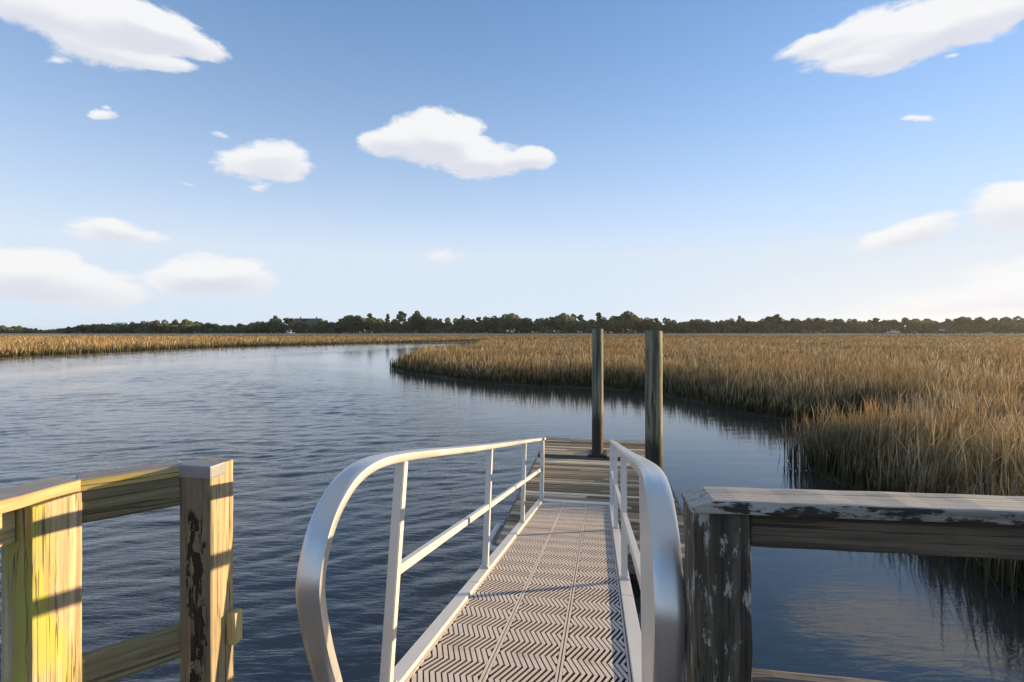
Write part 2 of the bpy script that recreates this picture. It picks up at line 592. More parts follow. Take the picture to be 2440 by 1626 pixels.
M_oak = leaf_mat('evergreen_leaves', (.10, .125, .056), (.27, .3, .14))
M_pine = leaf_mat('pine_needles', (.09, .12, .055), (.23, .265, .12))
M_bark = plain('bark', (.1, .075, .05), .9, var=.3)
M_roof = plain('brown_shingles', (.11, .095, .06), .8)
M_wall = plain('tan_siding', (.26, .22, .15), .8)
M_white = plain('white_paint', (.72, .72, .7), .5, var=.06)
M_dim = plain('weathered_shingles', (.15, .15, .15), .8)
M_greywall = plain('grey_siding', (.42, .42, .42), .7)
M_blue = plain('blue_canvas', (.12, .17, .34), .6)
M_glass = plain('dark_pane', (.03, .035, .045), .15)


# ------------------------------------------------------------------ where a pixel of the waterline lies on the ground
def at(px, py, z=0.0):
    Y = (CAMZ - z) * FPX / (py - HY)
    return ((px - HX) / FPX * Y, Y)


# ------------------------------------------------------------------ water
def water_sheet():
    # one sheet: rows close together near the pier (real waves), wide apart towards the horizon
    ys = [-300.0, -60.0, -12.0, -4.0, 0.0]
    y = .6
    while y < 140:
        ys.append(y)
        y += .040 + .0016 * max(0, y - 6)
    while y < 5000:
        ys.append(y)
        y *= 1.25
    ys.append(5000.0)
    ys = np.array(ys)
    core = np.linspace(-1.35, 1.35, 430)
    us = np.concatenate([[-40, -8, -3], core, [3, 8, 40]])
    scale = np.clip(ys, 3.0, 100)
    X = us[None, :] * scale[:, None]
    X[:, 0], X[:, -1] = -4000, 4000
    Y = np.repeat(ys[:, None], len(us), 1)
    g = np.random.default_rng(3)
    # slow wind field: patches and lanes
    wind = np.zeros_like(X)
    for k in range(9):
        L = g.uniform(5, 22)
        th = g.normal(R(72), .35)
        wind += np.sin((X * math.cos(th) + Y * math.sin(th)) * 2 * math.pi / L + g.uniform(0, 6.28) + .8 * np.sin(X * .21 + k))
    wind = wind / 3.0
    edge = X + .53 * np.maximum(Y - 14.7, 0) - .4 + 1.1 * wind
    q = edge / np.maximum(.12 * Y, 1.0)
    lee = 1 / (1 + np.exp(q * 2.6))
    def sig(v):
        return 1 / (1 + np.exp(-np.clip(v, -30, 30)))
    far = sig((36 - .45 * X - Y - 3 * wind) * .28) * sig((X + 34 - .1 * (Y - 33)) * .8)
    far2 = sig((Y - 42 - 2.86 * (X + 42) + 5 * wind) * .25) * sig((-14 - X) * .5) * .55
    ruf = lee * (.30 + .70 * sig(2.2 * (wind + .35))) * far + far2
    border = np.clip((136 - Y) / 20, 0, 1) * np.clip((Y - .8) / 1.0, 0, 1) * np.clip((1.33 - np.abs(X / np.clip(Y, 3, 100))) / .06, 0, 1)
    A = (.045 + .955 * ruf) * border
    Z = np.zeros_like(X)
    wx = X + .25 * np.sin(Y * .9 + X * .35) + .15 * np.sin(X * 1.3 + Y * .5)
    wy = Y + .10 * np.sin(X * 1.1 + Y * .6) + .06 * np.sin(X * 2.7 - Y * 1.3)
    for k in range(60):
        L = float(np.exp(g.uniform(math.log(.13), math.log(1.5))))
        th = R(90) + g.normal(R(6), R(17))
        s = .026 * (L / .4) ** (.12 if L < .5 else -.35) * g.uniform(.5, 1.3)      # slope of this train
        env = .5 + .5 * np.sin((X * g.normal(0, .5) + Y * g.normal(0, .45)) + g.uniform(0, 6.28))
        ph = (wx * math.cos(th) + wy * math.sin(th)) * 2 * math.pi / L + g.uniform(0, 6.28)
        keep = np.clip((L / (.040 + .0016 * np.maximum(0, Y - 6)) - 3.0) / 2.0, 0, 1)
        Z += s * L / (2 * math.pi) * (np.sin(ph) + .22 * np.cos(2 * ph)) * env * 1.5 * keep
    Z *= A
    nr, nc = X.shape
    idx = np.arange(nr * nc).reshape(nr, nc)
    quads = np.stack([idx[:-1, :-1], idx[:-1, 1:], idx[1:, 1:], idx[1:, :-1]], -1).reshape(-1, 4)
    V = np.stack([X, Y, Z], -1).reshape(-1, 3)
    n = len(quads)
    me = np_mesh('water', V, quads.ravel(), np.arange(n) * 4, np.full(n, 4), M_water, {'ruffle': (ruf * border).ravel()})
    me.polygons.foreach_set('use_smooth', [True] * n)
    return link(bpy.data.objects.new('water', me))


tag(water_sheet(), 'blue tidal creek with ruffled open water and slick patches', 'water', kind='structure')

# ------------------------------------------------------------------ marsh ground
RIGHT = [at(*p) for p in ((1150, 815.5), (1141, 824), (1132, 833), (1127, 838), (1105, 839), (1060, 839), (1030, 843), (1008, 849), (975, 860), (945, 872), (932, 877),
                          (952, 885), (1000, 894), (1060, 903), (1130, 911), (1200, 917), (1280, 922), (1360, 925), (1440, 929), (1500, 933), (1560, 940), (1620, 951), (1680, 963), (1730, 975), (1780, 986),
                          (1840, 996), (1890, 1003), (1950, 1008), (2050, 1008), (2130, 1014), (2140, 1040), (2080, 1062), (1995, 1066), (1955, 1076), (1925, 1094), (1920, 1117), (1972, 1142), (2070, 1178), (2180, 1228), (2280, 1298), (2375, 1360), (2465, 1428))]
RIGHT += [(8.5, 4.6), (12, 2.5), (40, -6), (160, -20), (700, 100), (700, 232), at(2440, 806.5), at(1700, 808.5), at(1300, 812)]
LEFT = [(-400, 20), (-160, 42), at(-200, 866), at(0, 855), at(60, 851.5), at(158, 848), at(290, 841.5), at(421, 835), at(520, 830.5), at(612, 827.5), at(800, 823), at(920, 819.5), at(1038, 817), at(1153, 814), at(1300, 810.5), at(1700, 807), at(2440, 805), (700, 262), (900, 430), (-900, 430), (-900, 60)]


def wiggle(poly, amt, step):
    out = []
    for i, p in enumerate(poly):
        q = poly[(i + 1) % len(poly)]
        L = math.hypot(q[0] - p[0], q[1] - p[1])
        near = min(math.hypot(*p), math.hypot(*q))
        n = max(1, min(24, int(L / (step * max(near, 6) / 10))))
        for k in range(n):
            t = k / n
            a = amt * max(near, 6) / 10 * (0 if k == 0 else 1)
            out.append((p[0] + (q[0] - p[0]) * t + random.uniform(-a, a), p[1] + (q[1] - p[1]) * t + random.uniform(-a, a)))
    return out


RIGHT = wiggle(RIGHT, .05, .5)
LEFT = wiggle(LEFT, .05, .8)


def land(name, poly, top, mat, label, drop=.6):
    bm = bmesh.new()
    tv = [bm.verts.new((x, y, top)) for x, y in poly]
    cx = sum(p[0] for p in poly) / len(poly)
    for tri in tessellate_polygon([[Vector((x, y, 0)) for x, y in poly]]):
        try:
            bm.faces.new([tv[i] for i in tri])
        except ValueError:
            pass
    bv = [bm.verts.new((x, y, -drop)) for x, y in poly]
    n = len(poly)
    for i in range(n):
        bm.faces.new((tv[i], tv[(i + 1) % n], bv[(i + 1) % n], bv[i]))
    bmesh.ops.recalc_face_normals(bm, faces=bm.faces[:])
    return tag(mesh_obj(name, bm, mat), label, 'ground', kind='structure')


land('marsh_ground', RIGHT, .02, M_mud, 'dark mud of the marsh on the right side of the creek')
land('marsh_ground', LEFT, .02, M_mud, 'dark mud of the far marsh across the creek')
# far shore: low sandy rise that carries the trees
bm = bmesh.new()
prof = [(415, .05), (424, .6), (440, 1.0), (470, 1.9), (620, 2.2), (1500, 2.6)]
xs = np.linspace(-2400, 2400, 60)
grid = [[bm.verts.new((x * (1 + (y - 415) / 3000), y + 6 * math.sin(x * .02) * (y < 430), z)) for x in xs] for y, z in prof]
for j in range(len(prof) - 1):
    for i in range(len(xs) - 1):
        bm.faces.new((grid[j][i], grid[j][i + 1], grid[j + 1][i + 1], grid[j + 1][i]))
tag(mesh_obj('far_shore', bm, M_shore), 'low pale shore under the far treeline', 'shore', kind='structure')


# ------------------------------------------------------------------ marsh grass
def inside(poly, x, y):
    P = np.array(poly)
    res = np.zeros(len(x), bool)
    n = len(P)
    for i in range(n):
        x1, y1 = P[i]
        x2, y2 = P[(i + 1) % n]
        if y1 == y2:
            continue
        c = ((y1 > y) != (y2 > y)) & (x < (x2 - x1) * (y - y1) / (y2 - y1) + x1)
        res ^= c
    return res


def grass(name, poly, n, y0, y1, a0, a1, hfun, label, wk=.0013):
    Y = np.exp(rng.uniform(math.log(y0), math.log(y1), n))
    X = rng.uniform(a0, a1, n) * Y
    keep = inside(poly, X, Y)
    X, Y = X[keep], Y[keep]
    # thin out in clumps so that dark gaps open between tussocks
    cl = np.sin(X * 1.9 + 1.3 * np.sin(Y * 1.1)) * np.sin(Y * 1.6 + 1.7 * np.sin(X * .8))
    keep = rng.uniform(0, 1, len(X)) < .72 + .35 * cl
    X, Y = X[keep], Y[keep]
    N_ = len(X)
    X = X + rng.normal(0, .27, N_)
    Y = Y + rng.normal(0, .27, N_)
    hgt = hfun(X, Y) * rng.uniform(.5, 1.15, N_)
    dist = np.hypot(X, Y)
    wd = (.005 + wk * dist) * rng.uniform(.6, 1.3, N_)
    cell = np.floor((X + .3 * np.sin(Y * 2.1)) / .55) * 127.1 + np.floor((Y + .3 * np.sin(X * 1.7)) / .55) * 311.7
    h1 = np.mod(np.sin(cell) * 43758.5453, 1.0)
    h2 = np.mod(np.sin(cell * 1.37 + 2.1) * 24634.63, 1.0)
    h3 = np.mod(np.sin(cell * 2.11 + 4.7) * 15731.74, 1.0)
    hgt = hgt * (.74 + .42 * h1)
    # shorter, thinner stems towards the water
    P = np.array(poly)
    dm = np.full(len(X), 9.0)
    for i in range(len(P)):
        a, b = P[i], P[(i + 1) % len(P)]
        if min(a[1], b[1]) > 60:
            continue
        e = b - a
        L2 = max(float(e @ e), 1e-6)
        tt_ = np.clip(((X - a[0]) * e[0] + (Y - a[1]) * e[1]) / L2, 0, 1)
        dm = np.minimum(dm, np.hypot(X - a[0] - tt_ * e[0], Y - a[1] - tt_ * e[1]))
    edge_f = np.clip(dm / 1.1, 0, 1)
    edge_f = np.where(Y < 60, .58 + .42 * edge_f, 1.0)
    hgt = hgt * np.where(rng.uniform(0, 1, N_) < .85, edge_f, 1.0)
    stragg = rng.uniform(0, 1, N_) < .03
    X[stragg] += rng.normal(0, .5, stragg.sum())
    Y[stragg] += rng.normal(0, .5, stragg.sum())
    yaw = rng.uniform(0, math.pi, N_)
    wx, wy = np.cos(yaw) * wd / 2, np.sin(yaw) * wd / 2
    la = rng.normal(0, .085, N_)
    lb = rng.normal(0, .085, N_)
    la += .03 + (h2 - .5) * .16
    lb += (h3 - .5) * .16
    #                                   # a light set of the stand
    bend = rng.uniform(.8, 2.4, N_)
    stray = rng.uniform(0, 1, N_) < .06
    la[stray] *= 3.2
    lb[stray] *= 3.2
    hgt[stray] *= 1.08
    V = np.zeros((N_, 7, 3))
    for k, (t, w) in enumerate(((0, 1.0), (.4, .95), (.75, .65))):
        cx = X + la * hgt * t ** 1.6 * bend * .6
        cy = Y + lb * hgt * t ** 1.6 * bend * .6
        V[:, 2 * k, 0], V[:, 2 * k, 1] = cx - wx * w, cy - wy * w
        V[:, 2 * k + 1, 0], V[:, 2 * k + 1, 1] = cx + wx * w, cy + wy * w
        V[:, 2 * k:2 * k + 2, 2] = (hgt * t)[:, None] + .02
    V[:, 6, 0] = X + la * hgt * bend * .75
    V[:, 6, 1] = Y + lb * hgt * bend * .75
    V[:, 6, 2] = hgt + .02
    kink = rng.uniform(0, 1, N_) < .05             # broken stems hang over
    ka = rng.uniform(0, 2 * math.pi, N_)
    for q, f, dz in ((4, .18, -.02), (5, .18, -.02), (6, .40, -.22)):
        V[kink, q, 0] += (np.cos(ka) * f * hgt)[kink]
        V[kink, q, 1] += (np.sin(ka) * f * hgt)[kink]
        V[kink, q, 2] += (dz * hgt - (.25 if q == 6 else .2) * hgt * (q > 3))[kink]
    base = np.arange(N_)[:, None] * 7
    loops = (base + np.array([0, 1, 3, 2, 2, 3, 5, 4, 4, 5, 6])[None, :]).ravel()
    st = (np.arange(N_)[:, None] * 11 + np.array([0, 4, 8])[None, :]).ravel()
    tt = np.tile(np.array([4, 4, 3]), N_)
    al = np.tile(np.array([0, 0, .4, .4, .75, .75, 1.0]), N_)
    me = np_mesh(name, V.reshape(-1, 3), loops, st, tt, M_grass, {'along': al})
    o = link(bpy.data.objects.new(name, me))
    return tag(o, label, 'grass', kind='stuff')


def h_right(x, y):
    far = np.clip((y - 40) / 120, 0, 1)
    return 1.42 - .45 * far + .16 * np.sin(x * .31) * np.sin(y * .22)


def h_left(x, y):
    far = np.clip((y - 90) / 200, 0, 1)
    return 1.5 - .75 * far + .12 * np.sin(x * .11) * np.sin(y * .13)


grass('marsh_grass', RIGHT, 420000, 4.5, 240, -.32, 1.2, h_right, 'tall golden cordgrass with dark olive stems right of the creek')
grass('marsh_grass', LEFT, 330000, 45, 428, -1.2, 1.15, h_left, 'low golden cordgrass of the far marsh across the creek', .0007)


# ------------------------------------------------------------------ gangway
TH = R(9.79)
SL, HG = .1905, 1.23
BE = math.atan(SL)
sT, cT = math.sin(TH), math.cos(TH)
ux = Vector((cT, -sT, 0))
uy = Vector((sT * math.cos(BE), cT * math.cos(BE), -math.sin(BE)))
uz = ux.cross(uy)
G_ORG = Vector((0, 0, CAMZ - HG))            # plane's point under the eye; l is measured from here
L0, L1 = 1.5, 8.72
root_l = L0
gway = empty('gangway', G_ORG + uy * L0)
gway.rotation_euler = Matrix((ux, uy, uz)).transposed().to_euler()
tag(gway, 'aluminium gangway with looped handrails sloping down to the floating dock', 'gangway')


def gl(p, l, n):
    return Vector((p, l - L0, n))


PL, PR = -.91, .16          # deck edges
CL, CR = -.953, .205        # lines of the railings
# grated panels: zigzag bars with real slots
def deck_panel(w, length, seed):
    bm = bmesh.new()
    rr = random.Random(seed)
    pitch, half, shift, th = .0312, .155, .056, .045
    rim = .012
    x_lo, x_hi = rim, w - rim
    nrow = max(2, round(length / half))
    hl = length / nrow
    nb = int((w + shift) / pitch) + 3
    for b in range(-3, nb):
        c0 = b * pitch
        for r in range(nrow):
            openrow = (r % 2 == 0)
            bw = pitch - (.0150 if openrow else .0078)
            y0, y1 = r * hl, (r + 1) * hl
            xa = c0 + (0 if openrow else shift)
            xb = c0 + (shift if openrow else 0)
            n = 4
            top, prev = [], None
            for k in range(n + 1):
                t = k / n
                x = xa + (xb - xa) * t
                y = y0 + (y1 - y0) * t
                l_, r_ = max(x_lo, x - bw / 2), min(x_hi, x + bw / 2)
                if r_ - l_ < .002:
                    prev = None
                    continue
                q = [bm.verts.new((l_, y, 0)), bm.verts.new((r_, y, 0)), bm.verts.new((r_, y, -th)), bm.verts.new((l_, y, -th))]
                if prev:
                    bm.faces.new((prev[0], prev[1], q[1], q[0]))
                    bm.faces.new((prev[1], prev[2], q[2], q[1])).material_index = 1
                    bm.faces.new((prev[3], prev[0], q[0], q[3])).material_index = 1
                prev = q
    # rims, and low webs that tie the bars
    box(bm, (rim / 2, length / 2, -th / 2 + .0005), (rim, length, th))
    box(bm, (w - rim / 2, length / 2, -th / 2 + .0005), (rim, length, th))
    for r in range(0, nrow + 1, 4):
        y = min(max(r * hl, .006), length - .006)
        box(bm, (w / 2, y, -th / 2 - .0045), (w - 2 * rim, .012 if 0 < r < nrow else .014, th - .003), 1)
    return bm


JL = [1.5, 3.83, 6.19, 8.46]
pw = (PR - PL) / 3
for j in range(3):
    for i in range(3):
        bm = deck_panel(pw - .007, JL[j + 1] - JL[j] - .008, i * 3 + j)
        o = mesh_obj('deck_panel', bm, M_grate, gway, gl(PL + i * pw + .0035, JL[j] + .004, random.uniform(-.0015, .0015)))
        o.data.materials.append(M_slot_shade)
# solid plate at the foot
bm = bmesh.new()
box(bm, (0, 0, -.004), (PR - PL + .1, .30, .008))
mesh_obj('transition_plate', bm, M_alu2, gway, gl((PL + PR) / 2, 8.60, .004))
for cx, name in ((CL, 'side_channel'), (CR, 'side_channel')):
    bm = bmesh.new()
    mid = (L0 + 8.45) / 2
    ln = 8.45 - L0
    box(bm, (0, 0, -.028), (.086, ln, .082))
    bmesh.ops.bevel(bm, geom=bm.edges[:], offset=.004, segments=2, affect='EDGES')
    for jl in JL[1:3]:                       # welded lap of the channel sections
        box(bm, (0, jl - mid, -.026), (.090, .012, .082))
    mesh_obj(name, bm, M_alu2, gway, gl(cx, mid, .010))
for jl in np.arange(1.7, 8.4, .6):           # cross members below the decking
    bm = bmesh.new()
    box(bm, (0, 0, 0), (PR - PL, .05, .04))
    mesh_obj('cross_member', bm, M_alu2, gway, gl((PL + PR) / 2, float(jl), -.046))

LOOP = [(8.72, 1.005), (7.0, 1.015), (5.0, 1.022), (3.6, 1.03), (2.6, 1.042), (2.11, 1.044), (1.83, 1.03), (1.655, .985), (1.545, .91), (1.485, .83), (1.455, .735), (1.453, .65), (1.49, .55), (1.557, .42), (1.646, .275), (1.72, .14), (1.76, .03)]


def handrail(cx):
    bm = bmesh.new()
    P = [gl(cx, a / math.cos(BE) - (h * SL * math.cos(BE)) * 0, h) for a, h in ()]
    P = [gl(cx, l, n) for l, n in LOOP]
    tube(bm, catmull(P, 6), .088, .046, segs=24, power=7)
    return mesh_obj('handrail', bm, M_rail_alu, gway, smooth=False)


for cx in (CL, CR):
    o = handrail(cx)
    for p in o.data.polygons:
        p.use_smooth = True
    mod = o.modifiers.new('edge', 'EDGE_SPLIT')
    mod.split_angle = R(40)
    for l in (2.19, 4.255, 6.40, 8.50, 8.66):
        h = 1.0
        bm = bmesh.new()
        box(bm, (0, 0, h / 2), (.05, .05, h))
        bmesh.ops.bevel(bm, geom=bm.edges[:], offset=.004, segments=2, affect='EDGES')
        mesh_obj('post', bm, M_alu, gway, gl(cx, l, .023))
        if l < 8.6:
            bm = bmesh.new()
            box(bm, (0, 0, .003), (.082, .105, .006))
            for by in (-.04, .04):
                for bx in (-.028, .028):
                    bmesh.ops.create_cone(bm, cap_ends=True, segments=6, radius1=.008, radius2=.007, depth=.008, matrix=Matrix.Translation((bx, by, .01)))
            tube(bm, [Vector((-.03, -.03, .008)), Vector((.03, -.03, .008))], .008, .008, segs=6, power=2, side=Vector((0, 0, 1)))
            mesh_obj('foot_plate', bm, M_alu2, gway, gl(cx, l, .0235))
    bm = bmesh.new()
    for a, b in ((2.19, 4.255), (4.255, 6.40), (6.40, 8.50)):
        box(bm, (0, (a + b) / 2 - 2.19, 0), (.040, b - a - .052, .044))
    bmesh.ops.bevel(bm, geom=bm.edges[:], offset=.004, segments=2, affect='EDGES')
    mesh_obj('mid_rail', bm, M_alu, gway, gl(cx, 2.19, .515))


# ------------------------------------------------------------------ floating dock
def pa(p, a, z):            # across / along the gangway's line on plan
    return Vector((p * cT + a * sT, -p * sT + a * cT, z))


FT = .40                    # top of the float


def float_section(label, p0, p1, a0, a1, notch=None):
    root = empty('floating_dock', pa((p0 + p1) / 2, a0, 0), (0, 0, -TH))
    tag(root, label, 'dock', 'sections of the floating dock')
    w, L = p1 - p0, a1 - a0
    bm = bmesh.new()
    rr = random.Random(int(a0 * 10))
    y = 0
    while y < L - .04:
        bw = min(.138, L - y)
        cuts = [-w / 2, w / 2]
        if rr.random() < .5:
            cuts.insert(1, rr.uniform(-.5, .5) * w * .6)
        yc = y + bw / 2
        spans = list(zip(cuts[:-1], cuts[1:]))
        if notch and notch[2] < yc < notch[3]:
            new = []
            for s in spans:
                if s[0] < notch[0]:
                    new.append((s[0], min(s[1], notch[0])))
                if s[1] > notch[1]:
                    new.append((max(s[0], notch[1]), s[1]))
            spans = new
        for s0, s1 in spans:
            if s1 - s0 > .03:
                dz = rr.uniform(-.007, .007)
                box(bm, ((s0 + s1) / 2, yc, FT - .019 + dz), (s1 - s0 - .004, bw - .020, .038))
        y += .138 + .002
    mesh_obj('deck_boards', bm, M_deck, root)
    bm = bmesh.new()
    for s in (-1, 1):
        box(bm, (s * (w / 2 + .021), L / 2, FT - .13), (.04, L + .08, .24))
    box(bm, (0, -.021, FT - .13), (w, .04, .24))
    box(bm, (0, L + .021, FT - .13), (w, .04, .24))
    mesh_obj('frame', bm, M_pierdeck, root)
    for sx in (-1, 1):
        for k in range(max(1, int(L / 1.3))):
            bm = bmesh.new()
            bl = min(1.2, L - .2)
            box(bm, (0, 0, 0), (.8, bl, .42))
            bmesh.ops.bevel(bm, geom=bm.edges[:], offset=.04, segments=2, affect='EDGES')
            mesh_obj('float_tub', bm, M_tub, root, (sx * (w / 2 - .48), .1 + bl / 2 + k * 1.3, -.05))
    return root


float_section('weathered plank float with the gangway resting on it', -1.39, 1.3, 6.75, 11.5, (-.1 + .045 - .24, .045 + .2, 99, 99))
float_section('narrow plank float at the far end behind the thinner piling', -1.39, 1.3, 11.92, 13.72, (-.3, .3, 99, 99))

# black guide frame round the thinner piling, in the gap between the floats
bm = bmesh.new()
for sx in (-1, 1):
    box(bm, (sx * .19, 0, 0), (.05, .50, .07))
box(bm, (0, .2, 0), (.33, .05, .068))
box(bm, (0, -.2, 0), (.33, .05, .068))
gp = at(1424.5, 1083, FT)
o = mesh_obj('pile_guide', bm, M_black, None, (gp[0], gp[1] + .05, FT + .0), (0, 0, -TH))
tag(o, 'black steel guide frame round the foot of the thinner piling', 'pile guide')

# pale corner bumper on the left near corner of the float
bm = bmesh.new()
P = [Vector((-.02, .75, 0)), Vector((-.03, .3, 0)), Vector((-.02, .06, 0)), Vector((.04, -.03, 0)), Vector((.16, -.06, 0)), Vector((.62, -.06, 0))]
tube(bm, catmull(P, 5), .07, .09, segs=10, power=3, side=Vector((0, 0, 1)))
o = mesh_obj('dock_bumper', bm, M_bumper, None, pa(-1.475, 6.72, FT - .04), (0, 0, -TH), True)
tag(o, 'pale rounded bumper strip round the near left corner of the float', 'bumper')

# cleat
def cleat(p, a, label):
    root = empty('mooring_cleat', pa(p, a, FT), (0, 0, -TH + R(90)))
    tag(root, label, 'cleat')
    bm = bmesh.new()
    box(bm, (0, 0, .008), (.14, .06, .016))
    box(bm, (-.035, 0, .04), (.025, .03, .05))
    box(bm, (.035, 0, .04), (.025, .03, .05))
    bmesh.ops.bevel(bm, geom=bm.edges[:], offset=.004, segments=1, affect='EDGES')
    mesh_obj('base', bm, M_black, root)
    bm = bmesh.new()
    tube(bm, catmull([Vector((-.16, 0, .085)), Vector((-.08, 0, .07)), Vector((.08, 0, .07)), Vector((.16, 0, .085))], 4), .035, .03, segs=8, power=2.2, side=Vector((0, 1, 0)))
    mesh_obj('horn', bm, M_black, root, smooth=True)


cleat(1.12, 8.0, 'black iron cleat on the float boards right of the gangway')


# pilings
def piling(x, y, r, top, label, seed):
    rr = random.Random(seed)
    root = empty('piling', (x, y, 0))
    tag(root, label, 'piling', 'mooring pilings of the float')
    bm = bmesh.new()
    rings = []
    n = 28
    ph = [rr.uniform(0, 6.28) for _ in range(4)]
    zs = [-2 + .25 * k for k in range(int((top + 2) / .25))] + [top - .012, top]
    for z in zs:
        f = 1.06 - .05 * (z + 2) / (top + 2)
        if z == top:
            f *= .95
        ring = []
        for k in range(n):
            a = 2 * math.pi * k / n
            q = r * f * (1 + .018 * math.sin(3 * a + ph[0] + z * .4) + .012 * math.sin(7 * a + ph[1]) + .008 * math.sin(z * 3 + a + ph[2]))
            ring.append(bm.verts.new((q * math.cos(a), q * math.sin(a), z)))
        rings.append(ring)
    for i in range(len(rings) - 1):
        for k in range(n):
            bm.faces.new((rings[i][k], rings[i][(k + 1) % n], rings[i + 1][(k + 1) % n], rings[i + 1][k]))
    bm.faces.new(rings[-1])
    mesh_obj('shaft', bm, M_pile, root, smooth=True)
    return root


p1 = at(1424.5, 1083, FT)
pil1 = piling(p1[0], p1[1] + .05, .128, CAMZ + .06, 'thinner wooden piling with black wet foot standing between the two floats', 3)
pil2 = piling(2.62, 9.3, .152, CAMZ + .01, 'thicker green grey wooden piling with sunlit right edge beside the float', 5)


# ------------------------------------------------------------------ pier railings
def place(name, bm, mat, root, c, yaw, smooth=False):
    """part of a railing: world centre c and heading of its local X axis"""
    return mesh_obj(name, bm, mat, root, Vector(c) - root.location, (0, 0, yaw), smooth)


CAPZ = CAMZ - .45         # top of the right railing
DECKZ = 1.80
# --- right railing
ry = R(-7.5)
rx = Vector((math.cos(ry), math.sin(ry), 0))     # along the rail, to the right
rn = Vector((-math.sin(ry), math.cos(ry), 0))    # away from the camera
Yr = .45 * FPX / 396
c0 = Vector(((1655 - HX) / FPX * Yr, Yr, 0))     # near left corner of the post
rr_root = empty('wooden_railing', (c0.x + .08, c0.y + .08, DECKZ))
tag(rr_root, 'dark weathered railing with peeling pale cap board right of the gangway', 'railing')
pwid = .150
place('post', timber(pwid, .14, CAPZ - .04 - DECKZ + .9, .012, .004, 1), M_darkpost, rr_root, c0 + rx * pwid / 2 + rn * .07 + Vector((0, 0, (CAPZ - .042 + DECKZ - .9) / 2)), ry)
place('post', timber(pwid, .14, CAPZ - .04 - DECKZ + .9, .012, .004, 2), M_darkpost, rr_root, c0 + rx * (pwid / 2 + 1.75) + rn * .07 + Vector((0, 0, (CAPZ - .042 + DECKZ - .9) / 2)), ry)
cap = timber(2.6, .135, .036, .007, .0025, 3)
for v in cap.verts:                               # worn, sloping end
    e_ = v.co.x + 1.3
    if e_ < .045:
        v.co.z = min(v.co.z, .018 - (.045 - e_) * .55)
place('cap_board', cap, M_greyrail, rr_root, c0 + rx * (1.3 - .012) + rn * .055 + Vector((0, 0, CAPZ - .018)), ry)
place('rail_board', timber(1.595, .038, .098, .005, .002, 4), M_darkrail, rr_root, c0 + rx * (pwid + .80) + rn * .045 + Vector((0, 0, CAPZ - .0875)), ry)
place('lower_rail', timber(1.595, .038, .098, .005, .002, 5), M_pierdeck, rr_root, c0 + rx * (pwid + .80) + rn * .045 + Vector((0, 0, CAPZ - .54)), ry)
# --- left railing
CZ = CAMZ - .54
lr_root = empty('wooden_railing', (-1.35, 1.9, DECKZ))
tag(lr_root, 'sunlit yellow pine railing with lichen and split end post left of the gangway', 'railing')
Yb = .54 * FPX / 320
qx, qn = ux, Vector((sT, cT, 0))
yaw = -TH
b0 = Vector(((428 - HX) / FPX * Yb, Yb, 0))
PH = CZ - DECKZ + .9
zc = (CZ + DECKZ - .9) / 2
UP = Vector((0, 0, 1))
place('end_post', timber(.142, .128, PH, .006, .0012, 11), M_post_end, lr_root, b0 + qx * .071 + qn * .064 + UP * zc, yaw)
place('post_cap', timber(.147, .085, .05, .006, .0008, 21), M_capgrey, lr_root, b0 + qx * .0695 + qn * .039 + UP * (CZ - .0215), yaw)
place('cleat_block', timber(.042, .045, .13, .004, .002, 12), M_post, lr_root, b0 + qx * .163 + qn * .106 + UP * (CZ - .69), yaw)
# second post: near right corner and its far right corner
Ya = .54 * FPX / 353
a1 = Vector(((197 - HX) / FPX * Ya, Ya, 0))
place('post', timber(.13, .165, PH - .045, .006, .0012, 13), M_post, lr_root, a1 - qx * .065 - qn * .0825 + UP * (zc - .0225), yaw)
# short wing between the two posts
dv = (b0 - a1)
dl = dv.length
dy = math.atan2(dv.y, dv.x)
dd = dv.normalized()
dn = Vector((-dd.y, dd.x, 0))
place('cap_board', timber(dl + .03, .12, .042, .005, .0008, 14), M_rail, lr_root, a1 + dd * (dl / 2 - .004) + dn * .056 + UP * (CZ - .021), dy)
place('rail_board', timber(dl + .012, .038, .118, .004, .0008, 15), M_rail_shaded, lr_root, a1 + dd * (dl / 2) + dn * .022 + UP * (CZ - .1025), dy)
place('lower_rail', timber(dl + .012, .038, .125, .004, .0008, 16), M_rail_shaded, lr_root, a1 + dd * (dl / 2) + dn * .022 + UP * (CZ - .715), dy)
# side run back along the pier, ending off the frame
ln = 1.6
al = R(13)
sx_, sn_ = Vector((math.cos(al), -math.sin(al), 0)), Vector((math.sin(al), math.cos(al), 0))
place('cap_board', timber(ln, .14, .042, .006, .0025, 17), M_rail, lr_root, a1 - sn_ * (ln / 2 + .002) - sx_ * .068 + UP * (CZ - .021), R(90) - al)
place('rail_board', timber(ln, .038, .118, .005, .002, 18), M_rail, lr_root, a1 - sn_ * (ln / 2 + .172) - sx_ * .072 + UP * (CZ - .1025), R(90) - al)
place('lower_rail', timber(ln, .038, .118, .005, .002, 19), M_rail, lr_root, a1 - sn_ * (ln / 2 + .172) - sx_ * .072 + UP * (CZ - .715), R(90) - al)
place('post', timber(.13, .165, PH - .045, .006, .0012, 20), M_post, lr_root, a1 - sx_ * .065 - sn_ * 1.50 + UP * (zc - .0225), -al)

